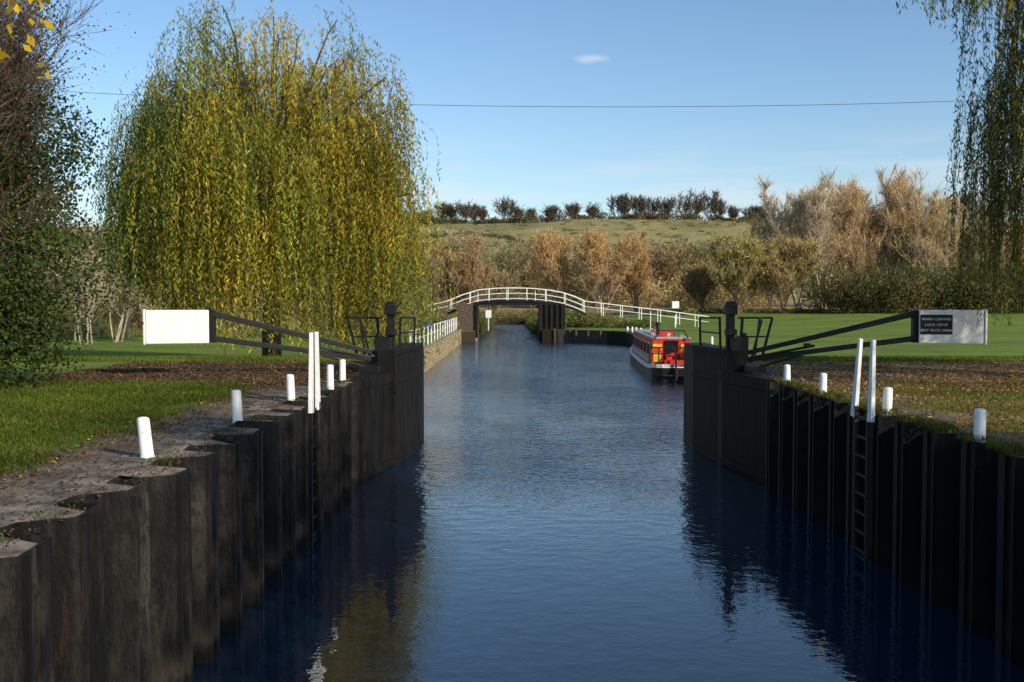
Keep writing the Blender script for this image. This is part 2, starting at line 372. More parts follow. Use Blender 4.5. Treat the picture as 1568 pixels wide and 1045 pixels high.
g.build("ladder_rungs",[BLACK],root)
# ---------------------------------------------------------------- footbridge
root=empty("footbridge");D=94.
top=[(632,471),(660,467),(685,461),(708,451.5),(733,444),(760,441.5),(786,441),(812,441.5),(840,444),(862,448),(880,454),(897,461.5),(960,469),(1020,476),(1085,485)]
tp=[(X(a,D),Z(b,D)) for a,b in top];xs=[a for a,b in tp];zs=[b for a,b in tp]
g=MB();dk=MB()
for yy in(D,D+1.8):
    for (a,b),(c,d) in zip(tp[:-1],tp[1:]):
        w_=.07 if yy==D else .05
        g.bar((a,yy,b),(c,yy,d),w_,w_);g.bar((a,yy,b-.5),(c,yy,d-.5),.04,.045)
    for (a,b),(c,d) in zip(tp[2:11],tp[3:12]): g.bar((a,yy,b-1.0),(c,yy,d-1.0),.06,.06)
    for x in np.arange(xs[0],xs[-1],1.8):
        z=np.interp(x,xs,zs);g.bar((x,yy,z-1.15),(x,yy,z),.06)
for x in np.arange(-3.2,3.3,2.7):
    z=float(np.interp(x,xs,zs));g.bar((x,D-.7,z-1.15),(x,D,z-.2),.05)
g.build("white_railings",[WHITE],root)
for (a,b),(c,d) in zip(tp[2:11],tp[3:12]): dk.bar((a,D+.9,b-1.2),(c,D+.9,d-1.2),1.7,.2,up=(0,0,1))
for yy in(D+.3,D+1.5): dk.bar((-4.2,yy,1.42),(3.6,yy,1.42),.2,.35)
dk.build("deck",[BLACK],root)
g=MB()
g.box((-4.15,95,-.9),(1.8,5,4.6));g.box((-3.28,92.4,-.9),(.25,.25,4.7),m=1);g.box((-4.15,92.4,-2.0),(1.9,.3,.5),m=2)
g.box((3.75,95,-.9),(2.4,5,4.6),m=1);g.box((2.6,92.4,-.9),(.25,.25,4.7),m=1);g.box((4.0,92.4,-2.0),(2.2,.3,.5),m=1)
for x in(3.1,3.6,4.1,4.6): g.box((x,92.4,-.9),(.15,.15,4.5),m=1)
g.build("brick_abutments",[BRICK,TIMBER,simple("pier_foot",(.25,.2,.13),(.15,.12,.08))],root,bevel=.03)
g=MB();g.box((X(748,103),103,Z(481,103)),(.6,.05,.8),m=0);g.box((X(748,103),103.1,-.6),(.1,.1,1.6),m=0);g.build("river_sign",[WHITE])
g=MB();g.box((X(1034,100),100,Z(467,100)),(.7,.3,.7));g.box((X(1034,100),100,-.5),(.12,.12,1.5));g.build("notice_board",[WHITE],bevel=.02)
g=MB()
for y in np.arange(50,92,2.6):
    g.bar((-5.1,y,-1.05),(-5.1,y,.15),.08)
    if int(y)%3==0: g.box((-5.1,y,.18),(.14,.14,.2),m=1)
g.bar((-5.1,50,.1),(-5.1,91,.1),.04);g.bar((-5.1,50,-.4),(-5.1,91,-.4),.035)
g.build("white_bank_fence",[WHITE,BLUE])
for px,d in((950,84),(957,83),(963,82),(970,80),(1075,60)):
    mb=MB();mb.lathe([(.09,0),(.08,.5),(.05,.56),(.001,.57)],(X(px,d)+.6,d,-1.07),k=10);mb.build("mooring_bollard",[WHITE],smooth=True)
c=MB();pts=[]
A=np.polyfit([130,620,950,1490],[145,163,167,157],2)
for px in range(-700,2400,60): pts.append((X(px,60),60,Z(np.polyval(A,px),60)))
c.tubes(pts[:-1],pts[1:],.014,.014,k=5);c.build("overhead_cable",[BLACK])
# ---------------------------------------------------------------- narrowboat
ba=math.atan2(-1.0,18.8)
root=empty("narrowboat",(7.52,45.7,WZ),ba);root.scale=(1.07,1.0,1.05)
st=[(0,.55,.78),(.15,.8,.77),(.5,.98,.75),(1.2,1.05,.70),(3,1.06,.66),(8,1.06,.64),(14,1.06,.68),(16,.98,.75),(17.3,.72,.88),(18.3,.38,1.02),(18.9,.06,1.12)]
h=MB();n=len(st)
def ring(w,z): return [(-s[1]*w,s[0],z(s)) for s in st]+[(s[1]*w,s[0],z(s)) for s in st[::-1]]
rings=[ring(.95,lambda s:-.5),ring(1,lambda s:.12),ring(1,lambda s:s[2]-.16),ring(1.015,lambda s:s[2]-.16),ring(1.015,lambda s:s[2]),ring(.93,lambda s:s[2]),ring(.93,lambda s:s[2]-.12)]
N=2*n
for k in range(6):
    V=rings[k]+rings[k+1];f=[(i,(i+1)%N,N+(i+1)%N,N+i) for i in range(N)]
    h.add(V,f,{0:0,1:0,2:1,3:1,4:1,5:0}[k])
V=[(-s[1]*.93,s[0],s[2]-.12) for s in st]+[(s[1]*.93,s[0],s[2]-.12) for s in st]
h.add(V,[(i,i+1,n+i+1,n+i) for i in range(n-1)],2)
h.build("hull",[BLACK,WHITE,GREY],root)
h=MB();h.tubes([(-.95,.02,.28),(-.55,-.16,.28),(.55,-.16,.28)],[(-.55,-.16,.28),(.55,-.16,.28),(.95,.02,.28)],.05,.05,k=8);h.tubes([(0,-.18,.1)],[(0,-.18,.6)],.1,.1,k=10);h.build("stern_fender",[BLACK],root)
h=MB()
def cabin(y0,y1,wb,wt,z0,z1,m):
    V=[(-wb,y0,z0),(wb,y0,z0),(wt,y0,z1),(-wt,y0,z1),(-wb,y1,z0),(wb,y1,z0),(wt,y1,z1),(-wt,y1,z1)]
    h.add(V,[(0,1,2,3),(5,4,7,6),(4,0,3,7),(1,5,6,2),(3,2,6,7)],m)
cabin(1.9,15.2,.95,.80,.6,1.82,0)
h.box((0,8.6,1.85),(1.74,13.5,.07),m=1)
h.box((0,8.6,1.885),(1.3,13.2,.04),m=1)
for s in(-1,1):
    h.add([(s*.945,2.6,.72),(s*.945,15,.72),(s*.925,15,.95),(s*.925,2.6,.95)],[(0,1,2,3)],1)
for y in np.arange(3.2,14.5,2.1):
    for s in(-1,1):
        h.add([(s*.915,y,1.05),(s*.915,y+1.1,1.05),(s*.868,y+1.1,1.52),(s*.868,y,1.52)],[(0,1,2,3)],3)
        h.add([(s*.912,y-.06,1.0),(s*.912,y+1.16,1.0),(s*.855,y+1.16,1.58),(s*.855,y-.06,1.58)],[(0,1,2,3)],4)
h.box((0,1.87,1.2),(.62,.05,1.1),m=5)
h.box((-.62,1.87,1.28),(.40,.04,.62),m=2);h.box((.62,1.87,1.28),(.40,.04,.62),m=2)
h.box((-.62,1.84,1.28),(.30,.03,.3),m=0);h.box((.62,1.84,1.28),(.3,.03,.3),m=0)
h.build("cabin",[RED,GREY,YEL,GLASS,WHITE,GLASS],root)
h=MB()
h.box((-.74,1.1,1.0),(.5,.9,.72),m=0);h.box((.74,1.1,1.0),(.5,.9,.72),m=0)
h.box((-.74,.63,1.05),(.34,.03,.42),m=1);h.box((.74,.63,1.05),(.34,.03,.42),m=1)
h.box((0,.5,.78),(.9,.7,.3),m=0);h.box((.1,1.6,.95),(.3,.3,.5),m=0);h.box((-.2,.9,1.0),(.25,.25,.35),m=0)
h.build("stern_lockers",[RED,YEL,BLUE],root,bevel=.02)
h=MB()
pr=[(-.98,1.8),(-.98,.7),(-.7,.2),(.7,.2),(.98,.7),(.98,1.8)]
for a,b in zip(pr[:-1],pr[1:]):
    h.bar((*a,1.5),(*b,1.5),.05);
for a in pr: h.bar((*a,.7),(*a,1.5),.05)
h.bar((0,-.15,.6),(0,-.1,1.25),.08);h.bar((0,-.1,1.25),(0,1.1,1.5),.06)
h.bar((-.75,1.75,1.8),(-.55,1.75,2.25),.05);h.bar((.75,1.75,1.8),(.55,1.75,2.2),.05);h.bar((-.55,1.75,2.2),(.55,1.75,2.2),.05)
h.build("stern_rail_and_tiller",[BLACK],root)
h=MB()
h.lathe([(.08,0),(.08,.55),(.11,.56),(.11,.62),(0.001,.63)],(-.4,4.2,1.9),k=12,m=0)
for y in(3,6.2,9,12): h.lathe([(.1,0),(.12,.1),(.001,.15)],(0,y,1.9),k=12,m=3)
h.box((.3,4.8,2.02),(.5,.9,.24),m=1);h.box((-.2,7.5,2.0),(.4,1.4,.18),m=1);h.box((.2,10.4,2.05),(.6,.8,.28),m=2)
h.box((-.3,2.6,2.02),(.35,.5,.26),m=1);h.box((.35,2.9,2.0),(.3,.4,.22),m=2)
h.bar((-.55,5,1.97),(-.55,10,1.97),.06,m=3);h.bar((.0,13.5,1.9),(.0,13.5,3.0),.04,m=3)
h.build("roof_items",[BLACK,RED,simple("green_planter",(.05,.12,.03)),WHITE],root,bevel=.02)
# ---------------------------------------------------------------- vegetation
def leafquads(mb,pos,nrm,size,asp,col,m=0):
    N=len(pos);r=rng.normal(size=(N,3));u=unit(np.cross(nrm,r));v=np.cross(unit(nrm),u)
    s=size*rng.uniform(.6,1.3,(N,1));mb.quads(pos,u*s*.5,v*s*.5*asp,m,col)
def blob(mb,c,rad,n,size,col,var=.22,m=0,asp=.7,zmin=None,twig=0):
    d=unit(rng.normal(size=(n,3)));rad=np.array(rad,float)
    ph=rng.uniform(0,6.3,3);lump=1+.22*np.sin(d[:,0]*5+ph[0])*np.sin(d[:,2]*5+ph[1])+.12*np.sin(d[:,1]*9+ph[2])
    rr=(rng.uniform(.25,1,n)**.4)*lump
    p=np.array(c)+d*rad*rr[:,None]
    k=(np.array(col)[None]*np.clip(1+var*rng.normal(size=(n,1)),.35,1.9))*(1+.06*rng.normal(size=(n,3)))
    if zmin is not None:
        q=p[:,2]>zmin;p,d,k=p[q],d[q],k[q];n=len(p)
    k=np.clip(k,0.002,1)
    if twig:
        u=unit(d*.8+np.array([0,0,.6])+.55*rng.normal(size=(n,3)));v=unit(np.cross(u,d+.6*rng.normal(size=(n,3))))
        s=size*rng.uniform(.6,1.4,(n,1));mb.quads(p,u*s*twig*.5,v*s*.5*asp,m,k)
    else: leafquads(mb,p,d+.7*rng.normal(size=(n,3)),size,asp,k,m)
def branchy(base,H,W,levels=4,kids=(9,5,4,3),trunkfrac=.35,r0=None,upb=.35,stems=1,lean=.1):
    segs=[];ends=[]
    r0=r0 or H*.018
    st_=[]
    for s in range(stems):
        d=unit(np.array([rng.normal()*lean*(2 if stems>1 else 1),rng.normal()*lean,1.]))
        st_.append((np.array(base,float)+rng.normal(size=3)*np.array([.3,.3,0])*(stems>1),d,H*.8,r0/(stems**.4),0))
    while st_:
        p,d,L,r,lv=st_.pop()
        ns=5 if lv==0 else 3;pts=[p];dd=d.copy()
        for i in range(ns):
            dd=unit(dd+rng.normal(size=3)*(.06 if lv==0 else .16)+np.array([0,0,upb*.15]))
            pts.append(pts[-1]+dd*L/ns)
        for i in range(ns):
            segs.append((pts[i],pts[i+1],r*(1-.75*i/ns),r*(1-.75*(i+1)/ns)))
        if lv>=levels-1: ends.append((pts[-1],dd,L));ends.append((pts[-2],dd,L));continue
        nk=kids[lv]
        for q in range(nk):
            t=(trunkfrac+(1-trunkfrac)*(q+rng.uniform(0,.9))/nk) if lv==0 else rng.uniform(.25,1)
            f=min(t*ns,ns-.001);i=int(f);pp=pts[i]+(pts[i+1]-pts[i])*(f-i)
            a=rng.uniform(0,6.283);o=np.array([math.cos(a),math.sin(a),rng.uniform(.25,.9)])
            nd=unit(dd*.5+o*.9+np.array([0,0,upb*.5]))
            LL=(W*.5*(1.1-.55*t) if lv==0 else L*.58)*rng.uniform(.7,1.15)
            st_.append((pp,nd,LL,max(r*(.45),.008),lv+1))
    return segs,ends
def addsegs(mb,segs,k=4,m=0,minr=0,c=(.5,.5,.5)):
    P0=np.array([s[0] for s in segs]);P1=np.array([s[1] for s in segs])
    mb.tubes(P0,P1,np.maximum([s[2] for s in segs],minr),np.maximum([s[3] for s in segs],minr),k,m,c)
def feather(mb,base,H,W,twigs,tl,tw,col,leaves=0,ls=.2,lcol=None,mt=0,mb_bark=1,stems=1,kids=(11,5,4),up=.5,minr=.02,trunkfrac=.25,var=.25,lean=.1):
    segs,ends=branchy(base,H,W,len(kids)+1,tuple(kids)+(3,),trunkfrac,upb=up,stems=stems,lean=lean)
    addsegs(mb,segs,4,mb_bark,minr)
    E=np.array([e[0] for e in ends]);Dv=np.array([e[1] for e in ends]);Ls=np.array([e[2] for e in ends])
    i=rng.integers(0,len(E),twigs)
    d=unit(Dv[i]+.6*rng.normal(size=(twigs,3))+np.array([0,0,.35*up]))
    l=tl*rng.uniform(.4,1.3,(twigs,1));p=E[i]-Dv[i]*Ls[i][:,None]*rng.uniform(0,1,(twigs,1))+d*l*.5
    v=unit(np.cross(d,rng.normal(size=(twigs,3))))*tw*.5
    cc=np.array(col)*np.clip(1+var*rng.normal(size=(twigs,1)),.4,1.8)
    mb.quads(p,d*l*.5,v,mt,np.clip(cc,.002,1))
    if leaves:
        i=rng.integers(0,len(E),leaves)
        p=E[i]+rng.normal(size=(leaves,3))*tl*.5
        cc=np.array(lcol or col)*np.clip(1+.3*rng.normal(size=(leaves,1)),.4,1.9)
        leafquads(mb,p,rng.normal(size=(leaves,3))+np.array([0,0,.5]),ls,.7,np.clip(cc,.002,1),mt)
def willow(name,base,H,R,nc,ns,zfloor,colf,extra=(),step=.075,ll=.17,lw=.034,trunkr=.38,stem=False,dome=.42,lo=.62,Lr=(2.2,6.5),oxr=(.1,.9),low=0):
    mb=MB();base=np.array(base,float);cl=[]
    for i in range(nc):
        a=rng.uniform(0,6.283);r=R*math.sqrt(rng.uniform(.0,1));r=min(r,R*.97)
        z=base[2]+(H)*(1-dome*(r/R)**2.2)*rng.uniform(lo,1.0)**.6
        cl.append((base[0]+r*math.cos(a),base[1]+r*math.sin(a),z))
    for i in range(low):
        a=rng.uniform(0,6.283)
        if rng.uniform()<.6: a=-abs(a) if math.sin(a)>0 else a
        r=R*rng.uniform(.55,1.0);z=base[2]+rng.uniform(3.6,8.2)
        cl.append((base[0]+r*math.cos(a),base[1]+r*math.sin(a),z))
    cl+=list(extra);segs=[]
    fork=base+np.array([0,0,H*.28])
    segs.append((base-np.array([0,0,.2]),fork,trunkr,trunkr*.7))
    for c in cl:
        c=np.array(c);P1=fork*.45+c*.55+np.array([0,0,(c[2]-fork[2])*.35]);pp=[fork]
        for t in np.linspace(.15,1,7): pp.append(fork*(1-t)**2+2*P1*t*(1-t)+c*t*t+rng.normal(size=3)*.06)
        for i in range(7): segs.append((pp[i],pp[i+1],.09*(1-i/7)**1.3+.016,.09*(1-(i+1)/7)**1.3+.016))
        hor=c-base;hor[2]=0;rad=unit(hor)
        cb=colf(c);LM=rng.uniform(.65,1.15)
        for s in range(int(ns*rng.uniform(.4,1.5))):
            st0=c+rng.normal(size=3)*np.array([.36,.36,.3]);fl=zfloor(st0)+abs(rng.normal())*.9
            L=min(rng.uniform(*Lr)*LM,(st0[2]-fl))
            if L<.6: continue
            ox=rng.uniform(*oxr);dr=unit(rad+rng.normal(size=3)*np.array([.8,.8,0]));upk=rng.uniform(0,.5)
            t=np.arange(0,L,step)
            sway=rng.normal(size=2)*.16
            px=st0[0]+dr[0]*ox*(1-np.exp(-2.2*t))+sway[0]*t*.4;py=st0[1]+dr[1]*ox*(1-np.exp(-2.2*t))+sway[1]*t*.4
            pz=st0[2]-t+upk*np.minimum(t,1.2)*(1.5-np.minimum(t,1.2))
            p=np.stack([px,py,pz],1)
            if stem and len(p)>8:
                k=p[::6];mb.tubes(k[:-1],k[1:],.004,.004,3,1)
            keep=rng.uniform(size=len(p))>.12;p=p[keep];n=len(p)
            p=p+rng.normal(size=(n,3))*.035
            u=unit(np.stack([rng.normal(size=n)*.6,rng.normal(size=n)*.6,-np.ones(n)],1))
            v=unit(np.cross(u,rng.normal(size=(n,3))))
            sc=rng.uniform(.6,1.25,(n,1))
            q=rng.normal()*.12
            cc=cb*np.array([1+q,1,1])*rng.uniform(.5,1.3)*np.clip(1+.22*rng.normal(size=(n,1)),.4,1.8)*(1+.09*rng.normal(size=(n,3)))
            mb.quads(p,u*sc*ll*.5,v*sc*lw*.5,0,np.clip(cc,.003,1))
    addsegs(mb,segs,6,1)
    mb.build(name,[LEAF,BARK])
YE=np.array([.56,.41,.05]);OL=np.array([.29,.29,.045]);GR=np.array([.10,.15,.04])
def wcol(c):
    t=np.clip((c[0]+13.6)/5.0,0,1)*.60+rng.normal()*.27+(.16 if c[2]>8 else 0)-(.10 if c[0]>-5.6 else 0)
    if rng.uniform()<.16: t-=.4
    t=min(max(t,0),1.05)
    k=OL*(1-(t-.35)/.65)+YE*(t-.35)/.65 if t>.35 else GR*(1-t/.35)+OL*t/.35
    return k*rng.uniform(.6,1.2)
def wfloor(p):
    return float(np.interp(p[0],[-14,-12.6,-10.5,-8.5,-6,-4],[2.6,1.4,.2,-.3,-.6,-.7]))
ex=[(X(300,35),35,11.2),(X(345,35),35,11.9),(X(320,34),34,11.0),(X(520,36),36,11.6),(X(545,36),36,10.6),(X(270,35),35.5,10.2),(X(610,34),34,6.4),(X(625,34),34,5.2),(X(630,33),33,3.9),(X(605,34),33.5,7.4),(X(240,35),35,8.6),(X(225,35),35,6.6),(X(590,34),34,9.2),(X(600,34),34,8.2),(X(580,33),33,4.4),(X(618,33),33,2.8),(X(255,35),35,9.4),
 (X(570,33),33,3.6),(X(600,33),33,3.2),(X(540,32.5),32.5,4.2),(X(480,32),32,4.6),(X(430,32),32,5.),(X(380,32),32,5.4),(X(330,32),32,4.8),(X(290,32),32,5.5)]
willow("weeping_willow_tree",(-8.7,36,-.6),12.5,4.9,140,27,wfloor,wcol,ex,lw=.040,low=62,step=.08,ll=.18)
def rcol(c): return np.array([.16,.20,.05])*rng.uniform(.6,1.3) if rng.uniform()<.6 else np.array([.34,.28,.05])
ex=[(9.9,19.5,8.2),(10.0,19,7.6),(10.1,20,8.6),(10.2,20.6,6.5),(10.2,18.6,5.2),(10.3,18.8,4.4),(10.3,19.2,7),(10.0,20.5,9),(10.4,19.8,5.6),(10.5,19,9),(10.3,18,3.6),(10.5,18.4,4.8)]
ex2=[(8.6,18.5,8.6),(8.9,18,8.4),(8.0,18,8.2),(7.5,17.8,7.85),(9.2,18.6,8.7),(8.3,18.2,8.5),(7.9,17.6,7.9),(8.4,17.6,8.0)]
willow("weeping_willow_tree",(13.6,19.5,0),10.2,3.9,50,26,lambda p:.9 if p[0]>9.4 else 6.5,rcol,ex+ex2,step=.045,ll=.14,lw=.027,trunkr=.35,stem=True,Lr=(2.,7.),oxr=(.05,.5))
mb=MB()
for (cx,cy,cz,rx,ry,rz,n,col) in (( -11.2,19.5,1.6,2.9,2.6,2.4,26000,(.055,.085,.022)),(-11.4,19.5,3.8,3.0,2.6,2.2,26000,(.05,.08,.02)),(-10.0,19,2.8,1.5,1.6,1.8,10000,(.075,.105,.025)),
    (-11.6,19.5,6.3,2.8,2.4,2.4,20000,(.065,.08,.03)),(-9.7,18.6,.9,1.0,1.2,1.3,6000,(.06,.08,.025)),(-12.0,20,8.6,2.4,2.3,1.8,11000,(.085,.075,.035))):
    for k in range(9):
        o=rng.normal(size=3)*np.array([rx,ry,rz])*.38
        blob(mb,(cx+o[0],cy+o[1],max(cz+o[2],.4)),(rx*.5,ry*.5,rz*.5),n//9,.08,np.array(col)*rng.uniform(.6,1.5),.35,zmin=0.0)
feather(mb,(-11.0,19.5,-.1),8.8,6.2,11000,.8,.012,(.13,.10,.075),9000,.06,(.10,.09,.035),mt=2,stems=5,kids=(11,5,4),minr=.007,up=.5,trunkfrac=.12)
feather(mb,(-10.2,18.7,-.1),6.0,4.8,6000,.7,.012,(.15,.11,.085),5000,.06,(.12,.085,.03),mt=2,stems=4,kids=(9,4,3),minr=.007,up=.3,trunkfrac=.1)
p=np.array([-10.8,19.,4.5])+rng.normal(size=(700,3))*np.array([1.4,1.2,2.0]);leafquads(mb,p,rng.normal(size=(700,3)),.06,.8,np.tile([.35,.03,.02],(700,1)),0)
mb.build("hawthorn_tree",[LEAF,BARK,DRY])
mb=MB();d0=6.5
mb.tubes([(-7.4,d0,-.1),(-7.4,d0,2.6),(-6.4,d0,4.1),(-4.6,d0,4.1)],[(-7.4,d0,2.6),(-6.4,d0,4.1),(-4.6,d0,4.1),(-2.7,d0,3.75)],[.12,.1,.05,.025],[.1,.05,.025,.006],8,1)
P_=[(8,48),(40,70),(50,105),(5,85),(60,6),(97,3),(76,4),(22,20),(30,45),(2,20),(45,25),(12,8)]
for px,py in P_:
    e=np.array([X(px,d0)+.0,d0+rng.normal()*.15,Z(py,d0)]);s=np.array([e[0]+rng.normal()*.1,d0,3.95])
    mb.tubes([s],[e],.003,.0015,3,1)
    for q in range(4): leafquads(mb,(e+rng.normal(size=3)*.03)[None],rng.normal(size=(1,3)),.08,.6,np.array([[.6,.4,.03]])*rng.uniform(.7,1.1),0)
mb.build("yellow_leaved_tree",[LEAF,BARK])
mb=MB()
feather(mb,(14.5,-1.5,0),10.5,9.5,7000,1.0,.03,(.12,.09,.05),5000,.2,(.2,.14,.04),mt=0,stems=2,kids=(12,5,4),minr=.02,up=.4,trunkfrac=.2,lean=.08)
mb.build("offscreen_shade_tree",[LEAF,BARK])  # unseen tree added to shade the left wall and dapple the foreground
mb=MB()
for k in range(130):
    px=rng.uniform(50,640);d=rng.uniform(78,100);x=X(px,d);zt=Z(rng.uniform(375,450),d);zb=float(gz(x,d))
    col=[(.30,.23,.12),(.19,.21,.06),(.34,.22,.10),(.36,.29,.17)][rng.integers(4)]
    hh=zt-zb;blob(mb,(x,d,zb+hh*.45),(2.2,1.6,hh*.55),700,.2,col,.3,m=2,asp=.3,twig=1.6,zmin=zb-.1)
for px,tp_,d,col in((115,345,68,(.36,.29,.2)),(150,325,72,(.42,.36,.27)),(175,375,65,(.42,.36,.27)),(195,350,70,(.36,.29,.2)),(240,350,74,(.3,.22,.12)),(285,325,85,(.42,.24,.08)),(330,370,76,(.3,.24,.12)),(130,400,62,(.42,.36,.27)),(230,400,66,(.3,.25,.1))):
    x=X(px,d);zb=float(gz(x,d));feather(mb,(x,d,zb),Z(tp_,d)-zb,4,2600,.9,.03,np.array(col)*1.25,900,.12,(.4,.28,.09),mt=2,stems=4,kids=(8,4),minr=.028,up=.9)
mb.build("background_shrubs",[LEAF,PALEBARK,DRY])
mb=MB()
n=14000;px=rng.uniform(60,640,n);d=rng.uniform(74,84,n);x=(px-784)/F*d;z=gz(x,d);hh=rng.uniform(.2,1.0,n)*(1+.5*np.sin(px/21.))
u=np.stack([rng.normal(size=n)*.25,rng.normal(size=n)*.15,np.ones(n)],1)*hh[:,None]*.5
gc=np.array([(.28,.24,.11),(.16,.21,.05),(.22,.22,.08)])[rng.integers(0,3,n)]
mb.quads(np.stack([x,d,z+hh*.5],1),u,np.tile([.025,0,0],(n,1)),0,gc*rng.uniform(.5,1.3,(n,1)));mb.build("long_rough_grass",[DRY])
def belt(name,p0,p1,d0,d1,topf,n,leaf,cols,rad,stepn=260,asp=.45,twig=1.5,g=1.0):
    mb=MB()
    for i in range(n):
        px=rng.uniform(p0,p1);d=rng.uniform(d0,d1);x=X(px,d);zb=float(gz(x,d));zt=Z(topf(px)+rng.uniform(0,14),d)
        hh=max(zt-zb,1.);c=np.array(cols[rng.integers(len(cols))])*g;r=rad*rng.uniform(.6,1.3)
        k=rng.uniform(.35,1)
        blob(mb,(x,d,zb+hh*k-r*.6*k),(r,r,min(r*.85,hh*.5)),stepn,leaf,c*rng.uniform(.75,1.25),.25,asp=asp,zmin=zb-.3,twig=twig)
        blob(mb,(x,d,zb+hh*.3),(r*.9,r,hh*.35),stepn//2,leaf,c*rng.uniform(.7,1.),.25,asp=asp,twig=twig)
    mb.build(name,[DRY])
belt("distant_hedgerow",600,1180,262,290,lambda p:np.interp(p,[600,640,700,800,990,1060,1180],[352,354,350,358,368,362,370]),170,.55,[(.26,.19,.11),(.20,.18,.09),(.31,.20,.10),(.17,.165,.075)],5.0,560,g=1.3)  # hedge colours mixed lighter to stand in for distance haze
belt("distant_hedgerow",60,700,150,190,lambda p:400,60,.4,[(.24,.18,.09),(.2,.17,.08)],4.5,400,g=1.3)
belt("dark_shrub_belt",1245,1720,140,158,lambda p:np.interp(p,[1245,1300,1400,1600,1720],[405,392,396,388,380]),95,.34,[(.10,.105,.04),(.13,.115,.05),(.08,.095,.035),(.17,.125,.05)],4.,480,g=1.1)
belt("brown_shrub_belt",960,1700,205,240,lambda p:np.interp(p,[960,1010,1060,1130,1200,1700],[412,415,402,360,335,320]),110,.44,[(.36,.25,.12),(.32,.22,.10),(.37,.29,.13),(.28,.24,.09)],4.5,520,g=1.35)
belt("riverside_bushes",838,1000,97,112,lambda p:np.interp(p,[838,870,940,1000],[462,466,476,486]),55,.2,[(.12,.18,.045),(.15,.18,.05),(.18,.17,.06),(.22,.17,.08)],1.5,420,asp=.6,twig=0)
belt("riverside_bushes",640,704,97,125,lambda p:470,22,.2,[(.15,.18,.05),(.2,.18,.07),(.28,.2,.08)],1.8,400,asp=.6,twig=0)
belt("riverside_bushes",690,880,168,182,lambda p:np.interp(p,[700,745,770,850],[462,466,478,474]),34,.3,[(.2,.21,.07),(.3,.24,.11),(.36,.25,.12)],2.5,350)
belt("riverside_bushes",1000,1260,150,165,lambda p:476,40,.3,[(.16,.18,.055),(.26,.22,.09)],1.5,240)
mb=MB()
for y in np.arange(99,166,2.2):
    for s,xx in((-1,-3.7),(1,3.0)):
        c=[(.12,.17,.04),(.18,.18,.06),(.26,.19,.08),(.10,.13,.035)][rng.integers(4)]
        blob(mb,(xx+rng.normal()*.3,y,-1.1+rng.uniform(-.2,.5)),(1.,1.2,rng.uniform(.6,1.3)),420,.2,c,.3,asp=.6,zmin=WZ)
for x in np.arange(-4,4,.9): blob(mb,(x,166,-1),(1.2,1.,1.5),400,.25,(.26,.22,.09),.3,asp=.5,zmin=WZ)
mb.build("waterside_scrub",[LEAF])
def ft(name,px,topy,d,wpx,tw,col,lv,lcol,tl=1.1,twd=.07,stems=3,up=.7,kids=(12,5,4),minr=.05,tf=.15,ls=.18,lean=.1,bark=None,g=1.25):
    x=X(px,d);zb=float(gz(x,d))-.1;H=(Z(topy,d)-zb);mb=MB()
    feather(mb,(x,d,zb),H*.97,wpx/F*d,tw,tl,twd,tuple(np.array(col)*g),lv,ls*d/150,tuple(np.array(lcol)*g),mt=0,stems=stems,kids=kids,minr=minr,up=up,trunkfrac=tf,lean=lean)
    mb.build(name,[DRY,bark or TANBARK])
OR=(.58,.34,.11)
ft("orange_willow_tree",845,352,190,85,6500,(.50,.33,.13),4500,OR,1.2,.08,stems=4,lean=.10,bark=PALEBARK,up=.6)
ft("orange_willow_tree",920,350,185,85,7000,(.48,.30,.11),5000,(.52,.31,.10),1.2,.08,stems=5,lean=.10,up=.6,bark=PALEBARK)
ft("orange_willow_tree",975,364,195,75,6000,(.44,.28,.10),4500,(.48,.27,.09),1.2,.08,stems=5,lean=.10,up=.6)
ft("brown_shrub",705,402,130,90,5000,(.38,.25,.11),3000,(.40,.25,.10),.9,.05,stems=5,lean=.18)
ft("brown_shrub",750,420,150,70,4000,(.33,.27,.13),2000,(.33,.25,.10),.9,.05,stems=5,lean=.18)
ft("brown_shrub",665,400,140,80,4000,(.33,.22,.11),2000,(.33,.22,.11),.9,.05,stems=5,lean=.18)
ft("yellow_green_shrub",1130,380,150,115,8000,(.40,.36,.11),7000,(.38,.36,.08),1.0,.07,stems=7,lean=.2,up=.4)
ft("yellow_green_shrub",1195,372,150,115,8000,(.46,.35,.13),7000,(.46,.36,.10),1.0,.07,stems=7,lean=.2,up=.4)
ft("yellow_green_shrub",1075,420,160,70,4000,(.34,.23,.09),2500,(.34,.23,.09),.9,.06,stems=5,lean=.18)
for px,t,wd_,c,lv in((1222,262,120,(.52,.42,.27),300),(1262,275,115,(.54,.41,.22),1000),(1300,282,120,(.60,.40,.17),2500),(1345,264,130,(.60,.41,.18),2500),(1395,256,130,(.58,.42,.22),1800),(1435,288,100,(.54,.42,.22),1200),(1500,320,120,(.50,.37,.19),2000),(1250,335,150,(.54,.38,.15),3500),(1330,335,170,(.54,.37,.14),3500),(1410,340,150,(.50,.36,.15),3500),(1180,345,120,(.48,.37,.15),3000)):
    ft("bare_poplar_tree",px,t,172+rng.uniform(-8,8),wd_,6500,c,lv,c,1.7,.055,stems=3,up=.75,kids=(14,6,4),minr=.05,tf=.12,lean=.12,bark=PALEBARK,g=1.2)
mb=MB()
